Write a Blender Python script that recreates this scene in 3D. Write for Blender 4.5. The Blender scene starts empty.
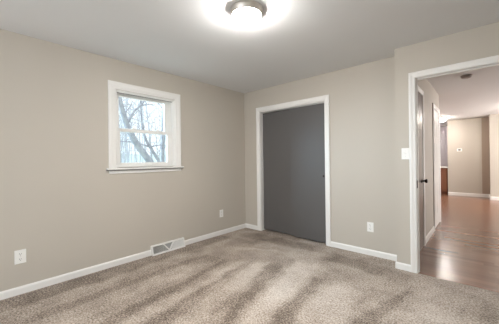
import bpy, bmesh, math, random
import numpy as np
from mathutils import Vector, Matrix

# ------------------------------------------------------------------ camera, world, lights, exposure
sc = bpy.context.scene
COL = sc.collection
H = 2.44                                   # ceiling height


def make_camera():
    cd = bpy.data.cameras.new('camera')
    cd.sensor_width = 36.0
    cd.lens = 260.236 * 36.0 / 499.0
    cd.shift_y = -2.035 / 499.0
    cd.clip_start = 0.02
    cd.clip_end = 200
    o = bpy.data.objects.new('camera', cd)
    COL.objects.link(o)
    F = Vector((-0.6684747, 0.74373489, 0.0))
    R = Vector((0.74367686, 0.66842254, -0.01249175))
    U = Vector((0.00929055, 0.00835042, 0.99992198))
    m = Matrix((R, U, -F)).transposed().to_4x4()
    m.translation = Vector((3.2333, -3.4727, 1.2264))
    o.matrix_world = m
    sc.camera = o


make_camera()

w = bpy.data.worlds.new('overcast_sky')
sc.world = w
w.use_nodes = True
nt = w.node_tree
nt.nodes.clear()
wo = nt.nodes.new('ShaderNodeOutputWorld')
bg = nt.nodes.new('ShaderNodeBackground')
tc = nt.nodes.new('ShaderNodeTexCoord')
sx = nt.nodes.new('ShaderNodeSeparateXYZ')
rp = nt.nodes.new('ShaderNodeValToRGB')
rp.color_ramp.elements[0].position = 0.45
rp.color_ramp.elements[0].color = (0.92, 0.965, 1.0, 1)
rp.color_ramp.elements[1].position = 0.9
rp.color_ramp.elements[1].color = (0.72, 0.84, 1.0, 1)
nt.links.new(tc.outputs['Generated'], sx.inputs[0])
nt.links.new(sx.outputs['Z'], rp.inputs[0])
nt.links.new(rp.outputs[0], bg.inputs['Color'])
bg.inputs['Strength'].default_value = 1.4
nt.links.new(bg.outputs[0], wo.inputs[0])


def area(name, loc, rot, sx_, sy_, power, color):
    ld = bpy.data.lights.new(name, 'AREA')
    ld.shape = 'RECTANGLE'
    ld.size = sx_
    ld.size_y = sy_
    ld.energy = power
    ld.color = color
    o = bpy.data.objects.new(name, ld)
    o.location = loc
    o.rotation_euler = rot
    COL.objects.link(o)
    return o


PI = math.pi
# fill lights in unseen, added windows behind the camera and in the living room
P_REAR, P_WIN, P_LIVING = 54, 17.0, 175
area('added_rear_fill', (1.75, -5.87, 1.10), (PI / 2, 0, 0), 2.2, 2.0, P_REAR, (0.93, 0.97, 1.0))
sd_ = bpy.data.lights.new('soft_sun', 'SUN')       # cool overcast light that slants in through the small window
sd_.energy = P_WIN
sd_.angle = math.radians(55)
sd_.color = (0.54, 0.79, 1.0)
so_ = bpy.data.objects.new('soft_sun', sd_)
so_.rotation_euler = Vector((3.9, 2.25, -1.7)).to_track_quat('-Z', 'Y').to_euler()
COL.objects.link(so_)
area('added_living_fill', (6.28, 5.2, 1.3), (0, PI / 2, 0), 1.9, 2.6, P_LIVING, (1.0, 0.96, 0.93))

sc.view_settings.view_transform = 'Standard'
sc.view_settings.look = 'None'
sc.view_settings.exposure = 0.02
sc.view_settings.gamma = 1.0
sc.view_settings.use_curve_mapping = False
LAMP = 345.0                                # emission of the bedroom ceiling lamp's glass
KITCHEN_LAMP = 172.0


# ------------------------------------------------------------------ materials
def new_mat(name):
    m = bpy.data.materials.new(name)
    m.use_nodes = True
    return m, m.node_tree, m.node_tree.nodes['Principled BSDF']


def lnk(t, a, b):
    t.links.new(a, b)


def paint(name, col, rough=0.55, bump=0.04, scale=180.0, vary=0.03, spec=0.35):
    m, t, b = new_mat(name)
    n = t.nodes.new('ShaderNodeTexNoise')
    n.inputs['Scale'].default_value = 1.6
    n.inputs['Detail'].default_value = 3
    tcx = t.nodes.new('ShaderNodeTexCoord')
    lnk(t, tcx.outputs['Object'], n.inputs['Vector'])
    mx = t.nodes.new('ShaderNodeMix')
    mx.data_type = 'RGBA'
    mx.inputs[6].default_value = (*[c * (1 - vary) for c in col], 1)
    mx.inputs[7].default_value = (*[min(1, c * (1 + vary)) for c in col], 1)
    lnk(t, n.outputs['Fac'], mx.inputs[0])
    lnk(t, mx.outputs[2], b.inputs['Base Color'])
    b.inputs['Roughness'].default_value = rough
    b.inputs['Specular IOR Level'].default_value = spec
    n2 = t.nodes.new('ShaderNodeTexNoise')
    n2.inputs['Scale'].default_value = scale
    lnk(t, tcx.outputs['Object'], n2.inputs['Vector'])
    bp = t.nodes.new('ShaderNodeBump')
    bp.inputs['Strength'].default_value = bump
    bp.inputs['Distance'].default_value = 0.004
    lnk(t, n2.outputs['Fac'], bp.inputs['Height'])
    lnk(t, bp.outputs[0], b.inputs['Normal'])
    return m


def metal(name, col, rough=0.35):
    m, t, b = new_mat(name)
    b.inputs['Base Color'].default_value = (*col, 1)
    b.inputs['Metallic'].default_value = 0.9
    n = t.nodes.new('ShaderNodeTexNoise')
    n.inputs['Scale'].default_value = 90
    mr = t.nodes.new('ShaderNodeMapRange')
    mr.inputs[3].default_value = rough * 0.8
    mr.inputs[4].default_value = rough * 1.2
    lnk(t, n.outputs['Fac'], mr.inputs[0])
    lnk(t, mr.outputs[0], b.inputs['Roughness'])
    return m


def emit(name, col, strength):
    m, t, b = new_mat(name)
    b.inputs['Base Color'].default_value = (0.9, 0.88, 0.84, 1)
    b.inputs['Roughness'].default_value = 0.25
    b.inputs['Emission Color'].default_value = (*col, 1)
    b.inputs['Emission Strength'].default_value = strength
    return m


def carpet_mat():
    m, t, b = new_mat('speckled_beige_carpet')
    tcx = t.nodes.new('ShaderNodeTexCoord')
    at = t.nodes.new('ShaderNodeAttribute')
    at.attribute_name = 'pile_lean'
    n1 = t.nodes.new('ShaderNodeTexNoise')          # yarn speckle
    n1.inputs['Scale'].default_value = 70
    n1.inputs['Detail'].default_value = 3.5
    n1.inputs['Roughness'].default_value = 0.65
    lnk(t, tcx.outputs['Object'], n1.inputs['Vector'])
    n2 = t.nodes.new('ShaderNodeTexNoise')          # finer fibre speckle
    n2.inputs['Scale'].default_value = 210
    n2.inputs['Detail'].default_value = 1
    lnk(t, tcx.outputs['Object'], n2.inputs['Vector'])
    ad = t.nodes.new('ShaderNodeMath')
    ad.operation = 'MULTIPLY_ADD'
    lnk(t, n2.outputs['Fac'], ad.inputs[0])
    ad.inputs[1].default_value = 0.35
    lnk(t, n1.outputs['Fac'], ad.inputs[2])
    ad2 = t.nodes.new('ShaderNodeMath')             # lean of the pile shifts the mix
    ad2.operation = 'MULTIPLY_ADD'
    lnk(t, at.outputs['Fac'], ad2.inputs[0])
    ad2.inputs[1].default_value = 0.13
    lnk(t, ad.outputs[0], ad2.inputs[2])
    r = t.nodes.new('ShaderNodeValToRGB')
    e = r.color_ramp.elements
    e[0].position = 0.51
    e[0].color = (0.105, 0.078, 0.06, 1)
    e[1].position = 0.95
    e[1].color = (0.73, 0.665, 0.605, 1)
    x = e.new(0.72)
    x.color = (0.43, 0.352, 0.288, 1)
    lnk(t, ad2.outputs[0], r.inputs[0])
    lnk(t, r.outputs[0], b.inputs['Base Color'])
    b.inputs['Roughness'].default_value = 0.95
    b.inputs['Specular IOR Level'].default_value = 0.1
    b.inputs['Sheen Weight'].default_value = 0.15
    bp = t.nodes.new('ShaderNodeBump')
    bp.inputs['Strength'].default_value = 0.6
    bp.inputs['Distance'].default_value = 0.012
    lnk(t, ad.outputs[0], bp.inputs['Height'])
    lnk(t, bp.outputs[0], b.inputs['Normal'])
    return m


def wood_floor_mat():
    m, t, b = new_mat('reddish_brown_hardwood')
    tcx = t.nodes.new('ShaderNodeTexCoord')
    def mth(op, a, b_=None):
        n = t.nodes.new('ShaderNodeMath')
        n.operation = op
        for i, q in enumerate((a, b_)):
            if q is None:
                continue
            if isinstance(q, (int, float)):
                n.inputs[i].default_value = q
            else:
                lnk(t, q, n.inputs[i])
        return n.outputs[0]
    sp = t.nodes.new('ShaderNodeSeparateXYZ')
    lnk(t, tcx.outputs['Object'], sp.inputs[0])
    row = mth('FLOOR', mth('DIVIDE', mth('ADD', sp.outputs['Y'], 20.0), 0.083))
    wn = t.nodes.new('ShaderNodeTexWhiteNoise')
    wn.noise_dimensions = '1D'
    lnk(t, row, wn.inputs['W'])
    cell = mth('FLOOR', mth('DIVIDE', mth('ADD', mth('ADD', sp.outputs['X'], 20.0), mth('MULTIPLY', wn.outputs['Value'], 3.0)), 1.05))
    wn2 = t.nodes.new('ShaderNodeTexWhiteNoise')
    wn2.noise_dimensions = '1D'
    lnk(t, mth('ADD', mth('MULTIPLY', row, 17.31), cell), wn2.inputs['W'])
    br = t.nodes.new('ShaderNodeMix')
    br.data_type = 'RGBA'
    br.inputs[6].default_value = (0.185, 0.090, 0.054, 1)
    br.inputs[7].default_value = (0.255, 0.130, 0.082, 1)
    lnk(t, wn2.outputs['Value'], br.inputs[0])
    mp2 = t.nodes.new('ShaderNodeMapping')
    mp2.inputs['Scale'].default_value = (2.5, 40, 1)
    lnk(t, tcx.outputs['Object'], mp2.inputs[0])
    gr = t.nodes.new('ShaderNodeTexNoise')
    gr.inputs['Scale'].default_value = 1.5
    gr.inputs['Detail'].default_value = 2
    lnk(t, mp2.outputs[0], gr.inputs['Vector'])
    mx = t.nodes.new('ShaderNodeMix')
    mx.data_type = 'RGBA'
    mx.blend_type = 'MULTIPLY'
    mx.inputs[0].default_value = 0.5
    lnk(t, br.outputs[2], mx.inputs[6])
    rr = t.nodes.new('ShaderNodeValToRGB')
    rr.color_ramp.elements[0].position = 0.35
    rr.color_ramp.elements[0].color = (0.80, 0.77, 0.74, 1)
    rr.color_ramp.elements[1].position = 0.65
    rr.color_ramp.elements[1].color = (1, 1, 1, 1)
    lnk(t, gr.outputs['Fac'], rr.inputs[0])
    lnk(t, rr.outputs[0], mx.inputs[7])
    lnk(t, mx.outputs[2], b.inputs['Base Color'])
    b.inputs['Roughness'].default_value = 0.24
    b.inputs['Specular IOR Level'].default_value = 0.8
    return m


def wood_mat(name, c1, c2, rough=0.4):
    m, t, b = new_mat(name)
    tcx = t.nodes.new('ShaderNodeTexCoord')
    mp = t.nodes.new('ShaderNodeMapping')
    mp.inputs['Scale'].default_value = (18, 18, 1.2)
    lnk(t, tcx.outputs['Object'], mp.inputs[0])
    n = t.nodes.new('ShaderNodeTexNoise')
    n.inputs['Scale'].default_value = 2.2
    n.inputs['Detail'].default_value = 5
    lnk(t, mp.outputs[0], n.inputs['Vector'])
    mx = t.nodes.new('ShaderNodeMix')
    mx.data_type = 'RGBA'
    mx.inputs[6].default_value = (*c1, 1)
    mx.inputs[7].default_value = (*c2, 1)
    lnk(t, n.outputs['Fac'], mx.inputs[0])
    lnk(t, mx.outputs[2], b.inputs['Base Color'])
    b.inputs['Roughness'].default_value = rough
    return m


def glass_mat():
    m = bpy.data.materials.new('window_glass')
    m.use_nodes = True
    t = m.node_tree
    t.nodes.clear()
    o = t.nodes.new('ShaderNodeOutputMaterial')
    tr = t.nodes.new('ShaderNodeBsdfTransparent')
    tr.inputs[0].default_value = (0.96, 0.98, 0.985, 1)
    gl = t.nodes.new('ShaderNodeBsdfGlossy')
    gl.inputs['Roughness'].default_value = 0.02
    fr = t.nodes.new('ShaderNodeFresnel')
    fr.inputs[0].default_value = 1.45
    mx = t.nodes.new('ShaderNodeMixShader')
    ge = t.nodes.new('ShaderNodeNewGeometry')      # only the faces a ray enters reflect
    mu = t.nodes.new('ShaderNodeMath')
    mu.operation = 'MULTIPLY_ADD'
    lnk(t, ge.outputs['Backfacing'], mu.inputs[0])
    mu.inputs[1].default_value = -2.0
    lnk(t, fr.outputs[0], mu.inputs[2])
    mu.use_clamp = True
    lnk(t, mu.outputs[0], mx.inputs[0])
    lnk(t, tr.outputs[0], mx.inputs[1])
    lnk(t, gl.outputs[0], mx.inputs[2])
    lnk(t, mx.outputs[0], o.inputs[0])
    return m


def bark_mat(name, c1, c2):
    m, t, b = new_mat(name)
    tcx = t.nodes.new('ShaderNodeTexCoord')
    n = t.nodes.new('ShaderNodeTexNoise')
    n.inputs['Scale'].default_value = 9
    n.inputs['Detail'].default_value = 5
    lnk(t, tcx.outputs['Object'], n.inputs['Vector'])
    r = t.nodes.new('ShaderNodeValToRGB')
    r.color_ramp.elements[0].position = 0.35
    r.color_ramp.elements[0].color = (*c1, 1)
    r.color_ramp.elements[1].position = 0.65
    r.color_ramp.elements[1].color = (*c2, 1)
    lnk(t, n.outputs['Fac'], r.inputs[0])
    lnk(t, r.outputs[0], b.inputs['Base Color'])
    b.inputs['Roughness'].default_value = 0.9
    return m


WALL = paint('greige_wall_paint', (0.515, 0.472, 0.412), 0.6)
WALL_SHADED = paint('shaded_wall_tone', (0.36, 0.285, 0.23), 0.6)  # browner version of the wall colour, with the shade painted in
KWALL = paint('mauve_grey_wall_paint', (0.44, 0.40, 0.42), 0.6)
CEIL = paint('white_ceiling_paint', (0.72, 0.72, 0.72), 0.8)
TRIM = paint('white_trim_paint', (0.80, 0.785, 0.76), 0.35, 0.01, 60, 0.01, 0.5)
VINYL = paint('white_vinyl', (0.80, 0.79, 0.765), 0.35, 0.005, 60, 0.01, 0.5)
PLASTIC = paint('white_plastic', (0.84, 0.83, 0.80), 0.3, 0.0, 60, 0.01, 0.5)
GREY = paint('charcoal_door_paint', (0.105, 0.100, 0.098), 0.42, 0.02, 120, 0.03, 0.5)
DARK = paint('dark_recess', (0.03, 0.03, 0.03), 0.7, 0, 60, 0.02, 0.3)
GREYMETAL = paint('grey_enamel', (0.36, 0.36, 0.35), 0.4, 0, 60, 0.02, 0.5)
EDGE = paint('painted_shadow_line', (0.16, 0.155, 0.15), 0.6, 0, 60, 0.02, 0.3)  # dark grey standing in for shadow lines on the window
DETECT = paint('backlit_plastic', (0.34, 0.30, 0.28), 0.45, 0, 60, 0.02, 0.5)  # shade of a backlit case put into the colour
NICKEL = metal('brushed_nickel', (0.66, 0.62, 0.57), 0.42)
BRONZE = metal('oil_rubbed_bronze', (0.045, 0.035, 0.03), 0.35)
STEEL = metal('steel', (0.6, 0.6, 0.6), 0.35)
CARPET = carpet_mat()
HARDWOOD = wood_floor_mat()
BROWNDOOR = wood_mat('dark_brown_door', (0.055, 0.033, 0.023), (0.10, 0.060, 0.042), 0.3)
CABINET = wood_mat('reddish_brown_cabinet', (0.15, 0.060, 0.034), (0.23, 0.10, 0.058), 0.35)
COUNTER = paint('white_countertop', (0.82, 0.80, 0.77), 0.25, 0, 60, 0.02, 0.5)
GLASS = glass_mat()
LAMPGLASS = emit('lit_frosted_glass', (1.0, 0.975, 0.94), LAMP)
ADDED_KLAMPGLASS = emit('added_kitchen_lamp_glass', (1.0, 0.95, 0.90), 110.0)  # glow of the added, hidden kitchen lamp
KLAMPGLASS = emit('lit_kitchen_glass', (1.0, 0.93, 0.86), KITCHEN_LAMP)
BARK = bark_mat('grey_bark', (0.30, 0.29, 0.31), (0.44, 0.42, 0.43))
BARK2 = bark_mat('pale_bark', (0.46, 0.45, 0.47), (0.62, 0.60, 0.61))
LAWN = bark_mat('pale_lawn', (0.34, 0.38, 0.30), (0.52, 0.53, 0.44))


# ------------------------------------------------------------------ mesh helpers
class MB:
    """collects shapes, links them as ONE mesh object"""

    def __init__(self):
        self.bm = bmesh.new()

    def box(self, a, b, bev=0.0):
        x0, x1 = sorted((a[0], b[0]))
        y0, y1 = sorted((a[1], b[1]))
        z0, z1 = sorted((a[2], b[2]))
        bm = self.bm
        v = [bm.verts.new(p) for p in ((x0, y0, z0), (x1, y0, z0), (x1, y1, z0), (x0, y1, z0),
                                       (x0, y0, z1), (x1, y0, z1), (x1, y1, z1), (x0, y1, z1))]
        fs = [bm.faces.new([v[i] for i in q]) for q in
              ((3, 2, 1, 0), (4, 5, 6, 7), (0, 1, 5, 4), (1, 2, 6, 5), (2, 3, 7, 6), (3, 0, 4, 7))]
        if bev:
            es = list({e for f in fs for e in f.edges})
            bmesh.ops.bevel(bm, geom=es, offset=bev, segments=2, profile=0.6, affect='EDGES')
        return self

    def grid_loop(self, rings, closed=True, caps=True):
        """skin between rings of points"""
        bm = self.bm
        vr = [[bm.verts.new(p) for p in r] for r in rings]
        n = len(vr[0])
        for a, b in zip(vr[:-1], vr[1:]):
            for i in range(n if closed else n - 1):
                j = (i + 1) % n
                try:
                    bm.faces.new((a[i], a[j], b[j], b[i]))
                except ValueError:
                    pass
        if caps and closed:
            bm.faces.new(list(reversed(vr[0])))
            bm.faces.new(vr[-1])
        return self

    def lathe(self, prof, c=(0, 0, 0), axis='Z', n=48, caps=True):
        """prof: (radius, height) pairs turned about the axis"""
        rings = []
        for r, h in prof:
            ring = []
            for k in range(n):
                a = 2 * PI * k / n
                p = (r * math.cos(a), r * math.sin(a), h)
                if axis == 'Y':
                    p = (p[0], -p[2], p[1])
                elif axis == 'X':
                    p = (p[2], p[0], p[1])
                ring.append((p[0] + c[0], p[1] + c[1], p[2] + c[2]))
            rings.append(ring)
        return self.grid_loop(rings, True, caps)

    def tube(self, pts, rad, n=8):
        rings = []
        P = [Vector(p) for p in pts]
        for i, p in enumerate(P):
            d = (P[min(i + 1, len(P) - 1)] - P[max(i - 1, 0)]).normalized()
            u = d.cross(Vector((0.3, 0.9, 0.2))).normalized()
            v = d.cross(u)
            r = rad[i] if isinstance(rad, (list, tuple)) else rad
            rings.append([p + (u * math.cos(2 * PI * k / n) + v * math.sin(2 * PI * k / n)) * r for k in range(n)])
        return self.grid_loop(rings)

    def prism(self, poly, f0, f1):
        """poly of 2D points; f0/f1 map a 2D point to 3D for the two ends"""
        return self.grid_loop([[f0(p) for p in poly], [f1(p) for p in poly]])

    def build(self, name, m, parent=None, smooth=False, loc=None, rz=0.0):
        bm = self.bm
        bmesh.ops.recalc_face_normals(bm, faces=bm.faces[:])
        me = bpy.data.meshes.new(name)
        bm.to_mesh(me)
        bm.free()
        me.materials.append(m)
        if smooth:
            for p in me.polygons:
                p.use_smooth = True
            try:
                me.set_sharp_from_angle(angle=math.radians(38))
            except Exception:
                pass
        o = bpy.data.objects.new(name, me)
        COL.objects.link(o)
        if parent is not None:
            o.parent = parent
        if loc is not None:
            o.location = loc
            o.rotation_euler = (0, 0, rz)
        return o


def tag(o, label, cat, group=None, kind=None):
    o['label'] = label
    o['category'] = cat
    if group:
        o['group'] = group
    if kind:
        o['kind'] = kind
    return o


def empty(name, loc, rz=0.0):
    o = bpy.data.objects.new(name, None)
    o.empty_display_size = 0.1
    COL.objects.link(o)
    o.location = loc
    o.rotation_euler = (0, 0, rz)
    return o


def struct(o, label, cat):
    return tag(o, label, cat, kind='structure')


def casing(mb, path, prof, to3):
    """mitred moulding: path = inner edge polyline (a,b); prof = (outward, thickness); to3(a,b,t)"""
    n = len(path)
    ns = []
    for i in range(n - 1):
        d = Vector((path[i + 1][0] - path[i][0], path[i + 1][1] - path[i][1])).normalized()
        ns.append(Vector((-d.y, d.x)))
    rings = []
    for i in range(n):
        if i == 0:
            m = ns[0]
        elif i == n - 1:
            m = ns[-1]
        else:
            m = ns[i - 1] + ns[i]
            m = m / (m.dot(ns[i]))
        rings.append([to3(path[i][0] + m.x * u, path[i][1] + m.y * u, t) for u, t in prof])
    return mb.grid_loop(rings)


def casing_profile(wd):
    return [(0.0, 0.0), (0.0, 0.009), (0.006, 0.012), (wd * 0.45, 0.014), (wd * 0.62, 0.018),
            (wd * 0.9, 0.019), (wd, 0.016), (wd, 0.0)]


def wall_plane(mb, axis, w0, w1, a0, a1, z0, z1, holes=()):
    """solid wall between w0..w1 across the axis ('x' wall is constant x), running a0..a1, with (a0,a1,z0,z1) holes"""
    ac = sorted({a0, a1, *[h[0] for h in holes], *[h[1] for h in holes]})
    zc = sorted({z0, z1, *[h[2] for h in holes], *[h[3] for h in holes]})
    ac = [a for a in ac if a0 <= a <= a1]
    zc = [z for z in zc if z0 <= z <= z1]
    for i in range(len(ac) - 1):
        cells = []
        for k in range(len(zc) - 1):
            am, zm = (ac[i] + ac[i + 1]) / 2, (zc[k] + zc[k + 1]) / 2
            solid = not any(h[0] < am < h[1] and h[2] < zm < h[3] for h in holes)
            if solid and cells and cells[-1][1] == zc[k]:
                cells[-1][1] = zc[k + 1]
            elif solid:
                cells.append([zc[k], zc[k + 1]])
        for q0, q1 in cells:
            if axis == 'x':
                mb.box((w0, ac[i], q0), (w1, ac[i + 1], q1))
            else:
                mb.box((ac[i], w0, q0), (ac[i + 1], w1, q1))
    return mb


# ------------------------------------------------------------------ large structure
RX, RY = 3.95, -5.8                        # room's unseen right and rear walls
D = -0.228                                 # face of the doorway wall
XJ = 2.506                                 # where that wall juts out
HX = 2.60                                  # face of the hall's left wall
WIN = (-2.24, -1.435, 1.15, 2.085)         # window opening y0,y1,z0,z1
CLO = (0.357, 1.567, -0.06, 2.06)            # closet opening
DOR = (2.685, 3.49, -0.06, 2.095)            # doorway rough opening


def fbm(x, y, seed):
    rng = np.random.RandomState(seed)
    out = np.zeros_like(x)
    amp, tot = 1.0, 0.0
    for f in (1.3, 2.9, 6.1, 12.7):
        g = rng.rand(96, 96)
        u, v = (x + 5) * f, (y + 7) * f
        i, j = np.floor(u).astype(int), np.floor(v).astype(int)
        fu, fv = u - i, v - j
        fu, fv = fu * fu * (3 - 2 * fu), fv * fv * (3 - 2 * fv)
        q = lambda a, b: g[a % 96, b % 96]
        out += amp * ((q(i, j) * (1 - fu) + q(i + 1, j) * fu) * (1 - fv) + (q(i, j + 1) * (1 - fu) + q(i + 1, j + 1) * fu) * fv)
        tot += amp
        amp *= 0.6
    return out / tot


def carpet():
    x0, x1, y0, y1 = 0.0, RX, RY, 0.64
    nx, ny = 230, 378
    xs, ys = np.linspace(x0, x1, nx), np.linspace(y0, y1, ny)
    ys[np.argmin(np.abs(ys - D))] = D
    X, Y = np.meshgrid(xs, ys)
    # vacuum strokes: (far end, near end, half width far, half width near, amount)
    ST = [((1.42, -1.04), (1.80, -2.25), 0.095, 0.03, -0.8),
          ((1.97, -0.95), (2.10, -2.05), 0.05, 0.06, -0.75),
          ((2.72, -0.70), (2.50, -1.60), 0.035, 0.06, -0.9),
          ((0.10, -0.60), (0.16, -3.40), 0.13, 0.13, -0.55),
          ((0.55, -1.30), (0.60, -3.20), 0.05, 0.07, -0.7),
          ((0.88, -1.28), (1.14, -2.85), 0.035, 0.06, -0.8),
          ((1.14, -1.30), (1.42, -2.75), 0.02, 0.045, -0.6),
          ((0.36, -1.50), (0.36, -3.10), 0.05, 0.06, 0.35),
          ((0.76, -1.45), (0.88, -2.95), 0.05, 0.06, 0.4),
          ((1.05, -1.15), (1.28, -2.85), 0.05, 0.06, 0.5),
          ((1.25, -1.05), (1.60, -2.55), 0.07, 0.09, 0.6),
          ((1.66, -0.70), (1.95, -2.15), 0.13, 0.10, 0.75),
          ((2.25, -0.95), (2.30, -1.90), 0.14, 0.15, 0.55),
          ((2.98, -0.45), (2.88, -1.35), 0.14, 0.14, 0.5),
          ((0.62, -0.92), (1.22, -0.62), 0.045, 0.03, 0.55),
          ((1.20, -0.55), (1.75, -0.72), 0.08, 0.10, 0.35),
          ((0.25, -0.35), (1.60, -0.22), 0.14, 0.12, -0.5),
          ((1.75, -0.35), (2.50, -0.45), 0.12, 0.14, -0.6),
          ((3.28, -0.55), (3.22, -1.25), 0.05, 0.06, -0.5)]
    wob = (fbm(X, Y, 3) - 0.5) * 0.10 + (fbm(X * 6, Y * 6, 8) - 0.5) * 0.10
    wob2 = (fbm(X * 3, Y * 3, 9) - 0.5) * 0.2
    L = np.zeros_like(X)
    for (fx, fy), (gx, gy), wf, wn, amt in ST:
        dx, dy = gx - fx, gy - fy
        ln = math.hypot(dx, dy)
        u = ((X - fx) * dx + (Y - fy) * dy) / ln
        v = (-(X - fx) * dy + (Y - fy) * dx) / ln + wob
        t = np.clip(u / ln, 0, 1)
        half = wf + (wn - wf) * t
        sm = lambda q: np.clip(q, 0, 1) ** 2 * (3 - 2 * np.clip(q, 0, 1))
        mask = sm((half + 0.025 - np.abs(v)) / 0.05) * sm((u + 0.05 + wob2) / 0.14) * sm((ln + 0.12 - u + wob2) / 0.3)
        L = L * (1 - mask) + amt * 0.85 * mask
    L += (fbm(X * 1.6, Y * 1.6, 11) - 0.5) * 1.2 + (fbm(X * 4, Y * 4, 21) - 0.5) * 1.5
    L += np.clip((X - 0.2) / 2.0, 0, 1) * 0.25 - 0.05
    Z = (fbm(X * 5, Y * 5, 5) - 0.5) * 0.004
    Z = np.where((Y > -0.02) | (X < 0.02), 0.0, Z)
    co = np.stack([X, Y, Z], -1).reshape(-1, 3)
    idx = np.arange(nx * ny).reshape(ny, nx)
    fc = np.stack([idx[:-1, :-1], idx[:-1, 1:], idx[1:, 1:], idx[1:, :-1]], -1).reshape(-1, 4)
    # the doorway wall stands on y > D for x > XJ: end the carpet there
    cx, cy = X[:-1, :-1].ravel(), Y[:-1, :-1].ravel()
    keep = ~((cx > XJ + 0.06) & (cy > D - 0.004))
    me = bpy.data.meshes.new('floor')
    me.from_pydata(co.tolist(), [], fc[keep].tolist())
    at = me.attributes.new('pile_lean', 'FLOAT', 'POINT')
    at.data.foreach_set('value', L.ravel().astype(np.float32))
    me.materials.append(CARPET)
    o = bpy.data.objects.new('floor', me)
    COL.objects.link(o)
    struct(o, 'beige and brown speckled carpet with vacuum marks', 'carpet')


carpet()

m = MB().box((0.0, 2.64, -0.10), (2.55, 9.2, -0.006)).box((2.55, D, -0.10), (6.3, 9.2, -0.006))
struct(m.build('floor_hall', HARDWOOD), 'glossy reddish brown hardwood floor beyond the doorway', 'floor')
m = MB().box((-0.15, RY - 0.15, H), (RX + 0.1, 0.75, H + 0.1)).box((RX - 1.444, D + 0.001, H), (RX + 0.1, 0.0, H + 0.1))
m = MB().box((-0.15, RY - 0.15, H), (RX + 0.1, D + 0.06, H + 0.1)).box((-0.15, D + 0.06, H), (XJ + 0.05, 0.75, H + 0.1))
struct(m.build('ceiling', CEIL), 'flat off-white bedroom ceiling', 'ceiling')
m = MB().box((XJ + 0.05, D + 0.06, H), (6.3, 9.4, H + 0.1)).box((-0.1, 2.64, H), (XJ + 0.05, 9.4, H + 0.1))
struct(m.build('ceiling_hall', CEIL), 'flat white ceiling over the hall and far room', 'ceiling')

m = wall_plane(MB(), 'x', -0.15, 0.0, RY - 0.15, 0.75, -0.05, H, [WIN])
struct(m.build('wall_left', WALL), 'beige wall holding the small window', 'wall')
m = wall_plane(MB(), 'y', 0.0, 0.11, 0.0, XJ + 0.02, -0.05, H, [CLO])
struct(m.build('wall_back', WALL), 'greige wall around the grey closet doors', 'wall')
m = MB().box((0.0, 0.65, -0.05), (XJ, 0.75, H))
struct(m.build('wall_closet', WALL), 'wall at the back of the closet', 'wall')
m = wall_plane(MB(), 'y', D, D + 0.10, XJ, RX, -0.05, H, [DOR])
struct(m.build('wall_doorway', WALL), 'greige wall standing forward around the doorway', 'wall')
m = MB().box((XJ, D + 0.10, -0.05), (HX, 2.74, H))
struct(m.build('wall_hall', WALL), 'pale grey hall wall running away behind the doorway', 'wall')
m = MB().box((RX, RY, -0.05), (RX + 0.1, D + 0.10, H))
struct(m.build('wall_right', WALL), 'greige bedroom wall opposite the window', 'wall')
REAR_ADDED = (0.60, 2.90, 0.03, 2.13)
m = wall_plane(MB(), 'y', RY - 0.15, RY, 0.0, RX + 0.1, -0.05, H, [REAR_ADDED])
struct(m.build('wall_rear', WALL), 'greige bedroom wall behind the camera with an added wide opening', 'wall')

# far room
m = MB().box((2.36, 7.25, -0.05), (3.20, 7.37, H))
struct(m.build('wall_far', WALL), 'beige far wall carrying the thermostat', 'wall')
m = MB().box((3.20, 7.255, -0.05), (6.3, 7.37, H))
struct(m.build('wall_recess', WALL_SHADED), 'narrow wall strip with painted-in shade between thermostat wall and pale corner', 'wall')
m = MB().box((3.375, 6.7, -0.05), (6.3, 6.82, H)).box((3.375, 6.82, -0.05), (3.48, 7.255, H))
struct(m.build('wall_corner', WALL), 'pale wall corner at the far right of the doorway view', 'wall')
LIVING_ADDED = (3.85, 6.55, 0.3, 2.25)
m = wall_plane(MB(), 'x', 6.2, 6.32, D + 0.10, 6.7, -0.05, H, [LIVING_ADDED])
struct(m.build('wall_living', WALL), 'far room side wall with an added wide window', 'wall')
m = MB().box((RX, D + 0.0, -0.05), (6.2, D + 0.10, H))
struct(m.build('wall_entry', WALL), 'far room wall beside the bedroom', 'wall')
m = MB().box((-0.1, 9.1, -0.05), (2.6, 9.2, H)).box((2.48, 7.37, -0.05), (2.6, 9.1, H))
struct(m.build('wall_kitchen', KWALL), 'mauve grey kitchen wall above the counter', 'wall')
m = MB().box((-0.1, 2.64, -0.05), (0.0, 9.1, H)).box((0.0, 2.64, -0.05), (XJ, 2.74, H))
struct(m.build('wall_side', WALL), 'far room wall hidden behind the hall', 'wall')


# ------------------------------------------------------------------ baseboards
BB = [(0.0, 0.0), (0.013, 0.0), (0.013, 0.055), (0.010, 0.064), (0.006, 0.072), (0.0, 0.072)]


def baseboard(name, segs, label, h=1.0):
    """segs: (p, q, n): run from p to q on the wall, n = direction off the wall"""
    mb = MB()
    for p, q, n in segs:
        f = lambda base: (lambda t: (base[0] + n[0] * t[0], base[1] + n[1] * t[0], base[2] + t[1] * h))
        mb.prism(BB, f(p), f(q))
    struct(mb.build(name, TRIM), label, 'baseboard')


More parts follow.
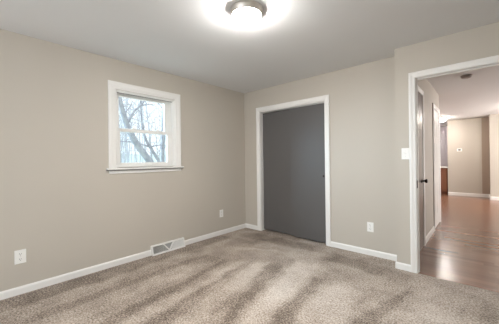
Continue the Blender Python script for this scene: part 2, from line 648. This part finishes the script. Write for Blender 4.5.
VY0, VY1 = -1.825, -1.330                   # floor register's span on the left wall
baseboard('baseboard_left', [((0, RY, 0), (0, VY0, 0), (1, 0)), ((0, VY1, 0), (0, 0, 0), (1, 0))],
          'white baseboard along the window wall, broken by the vent')
baseboard('baseboard_back', [((0.013, 0, 0), (0.292, 0, 0), (0, -1)), ((1.632, 0, 0), (XJ, 0, 0), (0, -1))],
          'white baseboard on both sides of the closet')
baseboard('baseboard_doorway', [((XJ - 0.013, D, 0), (2.644, D, 0), (0, -1)), ((XJ, D - 0.0, 0), (XJ, -0.013, 0), (-1, 0))],
          'short white baseboard stepping forward beside the doorway')
baseboard('baseboard_hall', [((HX, 0.925, -0.006), (HX, 1.84, -0.006), (1, 0)), ((HX, 2.715, -0.006), (HX, 2.74, -0.006), (1, 0))],
          'white baseboard along the hall wall between two doors', 1.2)
baseboard('baseboard_far', [((2.36, 7.25, -0.006), (3.20, 7.25, -0.006), (0, -1)), ((3.20, 7.255, -0.006), (3.375, 7.255, -0.006), (0, -1))],
          'white baseboard at the foot of the far thermostat wall', 1.4)
baseboard('baseboard_corner', [((3.375, 6.7, -0.006), (6.2, 6.7, -0.006), (0, -1)), ((3.375, 6.7, -0.006), (3.375, 7.25, -0.006), (-1, 0))],
          'white baseboard at the foot of the pale far corner', 1.4)
baseboard('baseboard_right', [((RX, RY, 0), (RX, D, 0), (-1, 0)), ((0.01, RY, 0), (RX, RY, 0), (0, 1))],
          'white baseboard on the walls behind the camera')

# ------------------------------------------------------------------ closet: casing, jamb, sliding doors
t1 = MB()
to_back = lambda a, b, t: (a, -t, b)
x0, x1, zt = CLO[0], CLO[1], CLO[3]
casing(t1, [(x1 - 0.004, 0.0), (x1 - 0.004, zt), (x0 + 0.004, zt), (x0 + 0.004, 0.0)][::-1], casing_profile(0.069), to_back)
trim1 = struct(t1.build('trim_1', TRIM), 'white casing around the grey closet doors', 'door trim')
jm = MB()
jm.box((x0, 0.001, 0), (x0 + 0.012, 0.11, zt)).box((x1 - 0.012, 0.001, 0), (x1, 0.11, zt)).box((x0, 0.001, zt - 0.012), (x1, 0.11, zt))
jm.build('jamb', TRIM, trim1)
MB().box((x0 + 0.012, 0.02, zt - 0.030), (x1 - 0.012, 0.10, zt - 0.012)).build('sliding_track', STEEL, trim1)


def slab_door(name, xa, xb, y, label, pull_x):
    mb = MB().box((xa, y, 0.022), (xb, y + 0.032, zt - 0.026), 0.003)
    d = struct(mb.build(name, GREY), label, 'door')
    if pull_x is not None:
        cup = MB().lathe([(0.0135, -0.001), (0.0145, 0.002), (0.012, 0.0026), (0.010, 0.001), (0.002, 0.0005)], (pull_x, y, 0.98), 'Y', 24)
        cup.build('finger_pull', BRONZE, d, True)
    return d


slab_door('door_1', x0 + 0.014, 0.985, 0.070, 'charcoal grey sliding closet door on the rear track, nearer the window', None)
slab_door('door_2', 0.957, x1 - 0.022, 0.026, 'charcoal grey sliding closet door on the front track, nearer the doorway', x1 - 0.046)

# ------------------------------------------------------------------ doorway: casing, jamb, stop, strike plate
xa, xb, zd = DOR[0] + 0.02, DOR[1] - 0.02, DOR[3] - 0.02
tm = MB()
to_door = lambda a, b, t: (a, D - t, b)
casing(tm, [(xa - 0.003, 0.0), (xa - 0.003, zd + 0.003), (xb + 0.003, zd + 0.003), (xb + 0.003, 0.0)], casing_profile(0.060), to_door)
trim2 = struct(tm.build('trim_2', TRIM), 'white casing around the open doorway to the hall', 'door trim')
jm = MB()
jm.box((DOR[0], D, -0.006), (xa, D + 0.105, zd + 0.02)).box((xb, D, -0.006), (DOR[1], D + 0.105, zd + 0.02)).box((xa, D, zd), (xb, D + 0.105, zd + 0.02))
jm.build('jamb', TRIM, trim2)
stp = MB()
stp.box((xa, D + 0.045, -0.006), (xa + 0.006, D + 0.075, zd)).box((xb - 0.011, D + 0.040, -0.006), (xb, D + 0.075, zd)).box((xa + 0.011, D + 0.040, zd - 0.011), (xb - 0.011, D + 0.075, zd))
stp.build('door_stop', TRIM, trim2)
sp = MB().box((xa, D + 0.004, 0.905), (xa + 0.005, D + 0.044, 0.985), 0.001)
spo = sp.build('strike_plate', BRONZE, trim2)
spo['label'] = 'dark bronze strike plate'

# hall side casing
tm = MB()
casing(tm, [(xa - 0.003, 0.0), (xa - 0.003, zd + 0.003), (xb + 0.003, zd + 0.003), (xb + 0.003, 0.0)], casing_profile(0.060),
       lambda a, b, t: (a, D + 0.10 + t, b))
struct(tm.build('trim_5', TRIM), 'white casing on the hall face of the doorway', 'door trim')

# ------------------------------------------------------------------ doors on the hall's left wall


def hall_door(dn, tn, ya, yb, zh, mat, dlabel, tlabel, wd, far_knob):
    t = MB()
    casing(t, [(yb, -0.006), (yb, zh), (ya, zh), (ya, -0.006)][::-1], casing_profile(wd), lambda a, b, q: (HX + q, a, b))
    struct(t.build(tn, TRIM), tlabel, 'door trim')
    # six raised panels
    dm = MB().box((HX - 0.03, ya + 0.003, 0.006), (HX + 0.004, yb - 0.003, zh - 0.003), 0.002)
    d = struct(dm.build(dn, mat), dlabel, 'door')
    wdt = yb - ya
    pm = MB()
    for c in (0, 1):
        a0 = ya + 0.11 + c * (wdt - 0.11) / 2 * 1.0 - c * 0.02
        a1 = a0 + (wdt - 0.30) / 2
        for z0, z1 in ((0.22, 0.78), (0.92, 1.48), (1.60, zh - 0.16)):
            pm.box((HX + 0.004, a0, z0), (HX + 0.008, a1, z1), 0.003)
    pm.build('panel', mat, d)
    if far_knob:
        k = MB().lathe([(0.031, 0.0), (0.032, 0.004), (0.026, 0.009), (0.011, 0.012), (0.010, 0.034), (0.018, 0.040),
                        (0.027, 0.050), (0.028, 0.060), (0.021, 0.068), (0.004, 0.071)], (HX + 0.004, yb - 0.13, 0.912), 'X', 28)
        ko = k.build('knob', BRONZE, d, True)
        ko['label'] = 'dark bronze round door knob'


hall_door('door_3', 'trim_3', 0.06, 0.86, 2.10, BROWNDOOR, 'dark brown hall door with a black knob just past the doorway',
          'white casing around the brown hall door', 0.06, True)
hall_door('door_4', 'trim_4', 1.92, 2.64, 2.075, TRIM, 'white closed door farther along the hall wall',
          'white casing around the white hall door', 0.07, False)

# ------------------------------------------------------------------ window
wy0, wy1, wz0, wz1 = WIN
win = empty('window_1', (0, (wy0 + wy1) / 2, wz0))
struct(win, 'small white double-hung window looking onto bare trees', 'window')
wc = (wy0 + wy1) / 2
Wl = lambda x, y, z: (x, y - wc, z - wz0)


def wbox(mb, a, b, bev=0.0):
    return mb.box(Wl(*a), Wl(*b), bev)


cm = MB()
casing(cm, [(wy1 - 0.006, wz0), (wy1 - 0.006, wz1 + 0.003), (wy0 + 0.006, wz1 + 0.003), (wy0 + 0.006, wz0)][::-1], casing_profile(0.085), lambda a, b, t: Wl(t, a, b))
cm.build('casing', TRIM, win)
wbox(MB(), (-0.06, wy0 - 0.105, wz0 - 0.019), (0.045, wy1 + 0.108, wz0 - 0.001), 0.004).build('stool', TRIM, win)
wbox(MB(), (0.0005, wy0 - 0.078, wz0 - 0.066), (0.015, wy1 + 0.083, wz0 - 0.019), 0.003).build('apron', TRIM, win)
eg = wbox(MB(), (0.0005, wy0 - 0.104, wz0 - 0.030), (0.036, wy1 + 0.107, wz0 - 0.0185), 0.002).build('sill_shadow', EDGE, win)  # dark strip in place of the shadow under the stool
wbox(MB(), (-0.0315, wy0 + 0.031, wz1 - 0.033), (-0.0305 + 0.006, wy1 - 0.031, wz1 - 0.027)).build('head_shadow', EDGE, win)  # dark strip painted as the shadow line below the head
eg['label'] = 'thin strip painted dark for the shadow under the sill'
fm = MB()
wbox(fm, (-0.15, wy0, wz0), (-0.002, wy0 + 0.016, wz1))
wbox(fm, (-0.15, wy1 - 0.016, wz0), (-0.002, wy1, wz1))
wbox(fm, (-0.15, wy0, wz1 - 0.012), (-0.002, wy1, wz1))
wbox(fm, (-0.15, wy0, wz0 - 0.001), (-0.06, wy1, wz0 + 0.012))
# balance channels and parting strips
for a, b in ((wy0 + 0.016, wy0 + 0.030), (wy1 - 0.030, wy1 - 0.016)):
    wbox(fm, (-0.130, a, wz0 + 0.012), (-0.118, b, wz1 - 0.012))
    wbox(fm, (-0.080, a, wz0 + 0.012), (-0.072, b, wz1 - 0.012))
    wbox(fm, (-0.030, a, wz0 + 0.012), (-0.016, b, wz1 - 0.012), 0.002)
wbox(fm, (-0.030, wy0 + 0.03, wz1 - 0.026), (-0.016, wy1 - 0.03, wz1 - 0.012), 0.002)
fm.build('frame', VINYL, win)


def sash(name, xa_, xb_, z0, z1, bot, top, stile, stile_b):
    ya, yb = wy0 + 0.021, wy1 - 0.021
    s = MB()
    wbox(s, (xa_, ya, z0), (xb_, ya + stile, z1), 0.003)
    wbox(s, (xa_, yb - stile_b, z0), (xb_, yb, z1), 0.003)
    wbox(s, (xa_ + 0.001, ya + stile - 0.003, z0), (xb_ - 0.001, yb - stile_b + 0.003, z0 + bot), 0.003)
    wbox(s, (xa_ + 0.001, ya + stile - 0.003, z1 - top), (xb_ - 0.001, yb - stile_b + 0.003, z1), 0.003)
    o = s.build(name, VINYL, win)
    g = MB()
    xm = (xa_ + xb_) / 2
    wbox(g, (xm - 0.002, ya + stile - 0.006, z0 + bot - 0.006), (xm + 0.002, yb - stile_b + 0.006, z1 - top + 0.006))
    g.build('pane', GLASS, o)
    return o


sash('upper_sash', -0.116, -0.082, 1.592, wz1 - 0.013, 0.036, 0.046, 0.052, 0.100)
ls = sash('lower_sash', -0.068, -0.034, wz0 + 0.006, 1.632, 0.058, 0.042, 0.046, 0.088)
lk = MB()
for yy in (-2.00, -1.68):
    wbox(lk, (-0.062, yy - 0.028, 1.632), (-0.038, yy + 0.028, 1.641), 0.002)
    wbox(lk, (-0.052, yy - 0.018, 1.641), (-0.044, yy + 0.020, 1.650), 0.002)
lk.build('sash_lock', VINYL, ls)

# frame of the added rear opening, unseen, around the fill light
rw = empty('added_window_2', (1.75, RY, REAR_ADDED[2]))
struct(rw, 'added white-framed opening in the wall behind the camera for fill light', 'window')
rf = MB()
for a, b in (((-1.15, -0.12, 0), (-1.10, 0.0, 2.1)), ((1.10, -0.12, 0), (1.15, 0.0, 2.1)), ((-1.10, -0.12, 0), (1.10, 0.0, 0.05)),
             ((-1.10, -0.12, 2.05), (1.10, 0.0, 2.1)), ((-0.03, -0.10, 0.05), (0.03, -0.03, 2.05))):
    rf.box(a, b)
rf.build('frame', VINYL, rw)
lw = empty('added_window_3', (6.2, (LIVING_ADDED[0] + LIVING_ADDED[1]) / 2, LIVING_ADDED[2]))  # unseen window added to carry the living room fill light
struct(lw, 'added wide white window in the far room side wall, for fill light', 'window')
rf = MB()
hw, hh = (LIVING_ADDED[1] - LIVING_ADDED[0]) / 2, LIVING_ADDED[3] - LIVING_ADDED[2]
for a, b in (((0, -hw, 0), (0.1, -hw + 0.05, hh)), ((0, hw - 0.05, 0), (0.1, hw, hh)), ((0, -hw + 0.05, 0), (0.1, hw - 0.05, 0.05)),
             ((0, -hw + 0.05, hh - 0.05), (0.1, hw - 0.05, hh))):
    rf.box(a, b)
rf.build('frame', VINYL, lw)

# ------------------------------------------------------------------ ceiling lamp


def flush_light(loc, r, rg, depth, glass, label):
    t = empty('ceiling_light', loc)
    tag(t, label, 'ceiling light')
    MB().lathe([(r * 0.80, 0.0), (r * 0.97, 0.0), (r, -0.003), (r, -0.014), (r * 0.985, -0.020), (rg + 0.006, -0.050),
                (rg + 0.003, -0.053), (rg, -0.052), (rg * 0.92, -0.046)], (0, 0, 0), 'Z', 64).build('base_ring', NICKEL, t, True)
    pr = [(rg - 0.001, -0.048)]
    for k in range(1, 11):
        a = k / 10 * PI / 2
        pr.append((max((rg - 0.001) * math.cos(a), 0.002), -0.052 - (depth - 0.052) * math.sin(a)))
    MB().lathe(pr, (0, 0, 0), 'Z', 64).build('glass_shade', glass, t, True)
    return t


flush_light((1.825, -1.918, H), 0.130, 0.114, 0.096, LAMPGLASS, 'flush round ceiling light with nickel ring and glowing frosted glass in the bedroom')
flush_light((2.27, 6.43, H), 0.15, 0.13, 0.115, KLAMPGLASS, 'small glowing ceiling light far away past the end of the hall')

flush_light((3.95, 5.3, H), 0.15, 0.13, 0.115, KLAMPGLASS, 'added fill light in the far room, out of sight beside the doorway')  # unseen lamp added to brighten the far floor and wall
flush_light((1.55, 8.45, H), 0.15, 0.13, 0.115, ADDED_KLAMPGLASS, 'added fill light inside the kitchen, hidden behind the hall wall')  # unseen lamp added to light the kitchen wall from above

# ------------------------------------------------------------------ wall plates


def outlet(loc, rz, label, w_=0.078, h_=0.122):
    t = empty('wall_outlet', loc, rz)
    tag(t, label, 'outlet', 'white wall outlets')
    MB().box((-w_ / 2, -0.006, -h_ / 2), (w_ / 2, 0, h_ / 2), 0.0028).build('cover_plate', PLASTIC, t)
    for s in (-1, 1):
        zc = s * 0.0245
        poly = []
        for k in range(32):
            a = 2 * PI * k / 32
            poly.append((max(-0.0172, min(0.0172, 0.0205 * math.cos(a))), zc + max(-0.0145, min(0.0145, 0.0205 * math.sin(a)))))
        rc = MB().prism(poly, lambda p: (p[0], -0.0055, p[1]), lambda p: (p[0], -0.0088, p[1])).build('receptacle', PLASTIC, t)
        MB().box((-0.0085, -0.0092, zc - 0.001), (-0.0055, -0.0086, zc + 0.009)).box((0.0055, -0.0092, zc), (0.0080, -0.0086, zc + 0.008)) \
            .lathe([(0.0030, 0.0086), (0.0030, 0.0092)], (0, 0, zc - 0.0075), 'Y', 12).build('slot', DARK, rc)
    MB().lathe([(0.0034, 0.0055), (0.0034, 0.0072), (0.002, 0.0078)], (0, 0, 0), 'Y', 14).build('screw', STEEL, t, True)
    return t


outlet((0, -3.102, 0.3485), PI / 2, 'white duplex wall outlet under and left of the window, far from the vent', 0.084, 0.128)
outlet((0, -0.590, 0.348), PI / 2, 'white duplex wall outlet on the window wall between the vent and the room corner')
outlet((2.160, 0, 0.357), 0, 'white duplex wall outlet between the grey closet and the doorway')

sw = empty('light_switch', (2.602, D, 1.273))
tag(sw, 'white single toggle light switch beside the doorway casing', 'light switch')
MB().box((-0.037, -0.006, -0.061), (0.037, 0, 0.061), 0.0028).build('cover_plate', PLASTIC, sw)
MB().box((-0.0055, -0.0068, -0.0125), (0.0055, -0.0058, 0.0125)).prism(
    [(-0.004, -0.004), (-0.004, 0.005), (-0.017, 0.010), (-0.018, 0.003)], lambda p: (-0.0042, p[0], p[1]), lambda p: (0.0042, p[0], p[1])).build('toggle', PLASTIC, sw)
for s in (-1, 1):
    MB().lathe([(0.0032, 0.0055), (0.0032, 0.007), (0.002, 0.0075)], (0, 0, s * 0.030), 'Y', 14).build('screw', STEEL, sw, True)

# ------------------------------------------------------------------ baseboard air register


def register():
    ln, ht, db, dt = VY1 - VY0, 0.122, 0.058, 0.024
    t = empty('floor_vent', (0, (VY0 + VY1) / 2, 0.002), PI / 2)
    tag(t, 'white baseboard air vent with a V of angled fins under the window wall', 'vent')
    hl = ln / 2
    # local: x along wall, -y off the wall; sloping face point (u, v, off)
    sl = (db - dt) / ht

    def face(u, v, off=0.0):
        return (u, -(db - sl * v) - off, v)
    body = MB()
    for e in (-hl, hl - 0.004):
        poly = [(0, 0), (-db, 0), (-db, 0.006), (-dt, ht), (0, ht)]
        body.prism(poly, lambda p: (e, p[0], p[1]), lambda p: (e + 0.004, p[0], p[1]))
    body.box((-hl, -dt, ht - 0.004), (hl, 0, ht))
    body.build('side_panel', VINYL, t)
    fr = MB()

    def bar(u0, u1, v0, v1, th=0.006):
        fr.grid_loop([[face(u0, v0, -0.004), face(u1, v0, -0.004), face(u1, v1, -0.004), face(u0, v1, -0.004)],
                      [face(u0, v0, th - 0.004), face(u1, v0, th - 0.004), face(u1, v1, th - 0.004), face(u0, v1, th - 0.004)]])
    bar(-hl, hl, 0.0, 0.020)
    bar(-hl, hl, ht - 0.016, ht)
    bar(-hl, -hl + 0.020, 0.020, ht - 0.016)
    bar(hl - 0.020, hl, 0.020, ht - 0.016)
    fr.build('frame', VINYL, t)
    # V shaped divider
    vm = MB()
    for s in (-1, 1):
        top, bot = s * 0.075, s * 0.004
        a = [(bot - 0.009, 0.020), (bot + 0.009, 0.020), (top + 0.009, ht - 0.016), (top - 0.009, ht - 0.016)]
        vm.grid_loop([[face(u, v, -0.012) for u, v in a], [face(u, v, 0.001) for u, v in a]])
    vd = vm.build('divider', VINYL, t)
    # fins: angled in plan to either side of the V
    fl, fr_ = MB(), MB()
    u = -hl + 0.028
    while u < hl - 0.024:
        s = 1 if u < 0 else -1
        for v0, v1 in ((0.020, 0.062), (0.062, ht - 0.016)):
            vm_ = (v0 + v1) / 2
            lim = 0.004 + 0.071 * (vm_ - 0.020) / (ht - 0.036)
            if abs(u) < lim + 0.012:
                continue
            a, b = u, u + s * 0.007
            q = [face(a, v0, -0.001), face(b, v0, -0.017), face(b, v1, -0.017), face(a, v1, -0.001)]
            (fl if u < 0 else fr_).grid_loop([q, [(p[0] + 0.0022, p[1], p[2]) for p in q]])
        u += 0.0105
    fl.build('fins', VINYL, t)
    fr_.build('fins', VINYL, t)
    dm_ = MB()
    q = [face(-hl + 0.01, 0.01, -0.021), face(hl - 0.01, 0.01, -0.021), face(hl - 0.01, ht - 0.01, -0.021), face(-hl + 0.01, ht - 0.01, -0.021)]
    dm_.grid_loop([q, [(p[0], p[1] + 0.002, p[2]) for p in q]])
    dm = dm_.build('damper', GREYMETAL, t)
    dm['label'] = 'grey damper plate behind the fins'


register()

# ------------------------------------------------------------------ far room things
th = empty('thermostat', (2.665, 7.25, 1.462))
tag(th, 'small white thermostat with a dark screen on the far wall', 'thermostat')
MB().box((-0.062, -0.024, -0.046), (0.062, 0, 0.046), 0.006).build('case', PLASTIC, th)
MB().box((-0.030, -0.0255, -0.018), (0.030, -0.0235, 0.024), 0.0008).build('screen', DARK, th)

sd = empty('smoke_detector', (3.057, 1.566, H))
tag(sd, 'round grey smoke detector on the hall ceiling', 'smoke detector')
MB().lathe([(0.066, 0.0), (0.070, -0.003), (0.070, -0.010), (0.064, -0.012)], (0, 0, 0), 'Z', 40).build('mounting_base', DETECT, sd, True)
MB().lathe([(0.062, -0.011), (0.064, -0.018), (0.060, -0.030), (0.048, -0.038), (0.004, -0.040)], (0, 0, 0), 'Z', 40).build('cover', DETECT, sd, True)

kc = empty('kitchen_counter', (1.75, 7.55, -0.006))
tag(kc, 'reddish brown kitchen counter with a thin white top beyond the hall', 'counter')
MB().box((-0.9, -0.26, 0.09), (0.60, 0.30, 0.885)).build('cabinet', CABINET, kc)
MB().box((-0.88, -0.22, 0.0), (0.58, 0.27, 0.09)).build('toe_kick', CABINET, kc)
MB().box((-0.93, -0.30, 0.885), (0.61, 0.33, 0.925), 0.006).build('countertop', COUNTER, kc)
pm = MB()
for xq in (-0.86, -0.38, 0.10):
    pm.box((xq, -0.275, 0.12), (xq + 0.45, -0.26, 0.86), 0.004)
pm.build('door', CABINET, kc)

# ------------------------------------------------------------------ outdoors
gm = MB()
pts = []
for i in range(25):
    for_x = -0.16 - i * 1.6
    row = []
    for k in range(30):
        y = -14 + k * 1.6
        z = -0.7 + 0.085 * max(0, -for_x - 3) + 0.12 * math.sin(y * 0.7 + i) * (1 if i > 1 else 0)
        row.append((for_x, y, z))
    pts.append(row)
gm.grid_loop(pts, closed=False, caps=False)
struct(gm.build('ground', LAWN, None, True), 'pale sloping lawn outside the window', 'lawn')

rnd = random.Random(4)


def gz(x):
    return -0.7 + 0.085 * max(0, -x - 3)


def smooth_path(P, k=5):
    out = []
    n = len(P)
    for i in range(n - 1):
        p0, p1, p2, p3 = [Vector(P[max(0, min(n - 1, j))]) for j in (i - 1, i, i + 1, i + 2)]
        for s in range(k):
            t = s / k
            out.append(0.5 * ((2 * p1) + (p2 - p0) * t + (2 * p0 - 5 * p1 + 4 * p2 - p3) * t * t + (3 * p1 - p0 - 3 * p2 + p3) * t ** 3))
    out.append(Vector(P[-1]))
    return out


def branch(mb, P, r0, r1, n=8):
    Q = smooth_path(P)
    mb.tube(Q, [r0 + (r1 - r0) * i / (len(Q) - 1) for i in range(len(Q))], n)
    return Q


def twigs(mb, Q, count, ln, r):
    for _ in range(count):
        p = Q[rnd.randrange(len(Q) // 3, len(Q))]
        d = Vector((rnd.uniform(-.6, .6), rnd.uniform(-1, 1), rnd.uniform(-0.1, 1))).normalized()
        L_ = ln * rnd.uniform(.5, 1.2)
        q = [p, p + d * L_ * .5 + Vector((0, 0, rnd.uniform(-.05, .08))), p + d * L_ + Vector((0, 0, rnd.uniform(-.1, .2)))]
        branch(mb, q, r, r * .4, 5)
        if rnd.random() < .6:
            s = q[1]
            d2 = Vector((rnd.uniform(-.6, .6), rnd.uniform(-1, 1), rnd.uniform(0, 1))).normalized()
            branch(mb, [s, s + d2 * L_ * .3, s + d2 * L_ * .55], r * .6, r * .3, 4)


def tree(label, trunk, r0, r1, limbs, mat, ntw=14):
    tr = MB()
    Q = branch(tr, trunk, r0, r1, 12)
    base = trunk[0]
    o = tr.build('tree', mat, None, True)
    tag(o, label, 'tree', 'bare trees outside the window')
    lm = MB()
    twigs(lm, Q, ntw, .9, r1 * .35)
    lm.build('twigs', mat, o, True)['kind'] = 'stuff'
    for P, a, b in limbs:
        lm = MB()
        q = branch(lm, P, a, b, 8)
        twigs(lm, q, 5, .6, b * .7)
        lm.build('branch', mat, o, True)
    return o


tree('thick grey leaning tree crossing both panes of the window',
     [(-4, 0.75, gz(-4) - .1), (-4, .52, .5), (-4, .292, 1.085), (-4, .143, 1.32), (-4, -.116, 1.659), (-4, -.335, 2.038), (-4, -.478, 2.408), (-4, -.566, 2.72),
      (-4, -.627, 2.979), (-4.05, -.72, 3.5), (-4.1, -.8, 4.3)], 0.115, 0.05,
     [([(-4, -.40, 2.25), (-4, -.246, 2.573), (-4, -.074, 2.764), (-4, .044, 2.895), (-4.1, .25, 3.2)], .035, .018)], BARK, 8)
tree('slimmer grey tree behind the leaning one with low level boughs',
     [(-4.6, 1.25, gz(-4.6) - .1), (-4.6, .88, 1.066), (-4.6, .744, 1.359), (-4.6, .546, 1.675), (-4.6, .418, 1.89), (-4.6, .326, 2.258), (-4.6, .27, 2.808), (-4.6, .3, 3.9)],
     .06, .022,
     [([(-4.6, .546, 1.675), (-4.6, .288, 1.745), (-4.6, -.049, 1.808), (-4.6, -.5, 1.79)], .028, .014),
      ([(-4.6, .546, 1.675), (-4.5, .8, 1.74), (-4.5, 1.05, 1.72), (-4.5, 1.4, 1.8)], .02, .012)], BARK, 10)
tree('straight upright grey tree near the far jamb of the window',
     [(-6.6, 2.1, gz(-6.6) - .1), (-6.6, 2.1, 0.858), (-6.6, 2.112, 1.682), (-6.6, 2.145, 2.509), (-6.6, 2.179, 3.34), (-6.6, 2.213, 4.175), (-6.6, 2.227, 5.733)],
     .09, .06, [], BARK, 10)


def woods():
    mb = MB()
    for i in range(125):
        x = -rnd.uniform(9, 24)
        f = (3.23 - x) / 3.23
        y = -3.47 + f * rnd.uniform(0.4, 2.7)
        z0 = gz(x) - .1
        h = rnd.uniform(3.5, 8)
        r = rnd.uniform(.02, .07)
        le = rnd.uniform(-.9, .9)
        Q = branch(mb, [(x, y, z0), (x, y + le * .3, z0 + h * .4), (x, y + le, z0 + h)], r, r * .4, 5)
        for _ in range(8):
            p = Q[rnd.randrange(3, len(Q))]
            dy = rnd.uniform(-1.4, 1.4)
            branch(mb, [p, p + Vector((0, dy * .5, rnd.uniform(.0, .6))), p + Vector((0, dy, rnd.uniform(.2, 1.4)))], r * .35, r * .15, 4)
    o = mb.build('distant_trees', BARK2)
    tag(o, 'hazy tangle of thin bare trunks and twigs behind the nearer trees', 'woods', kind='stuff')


woods()
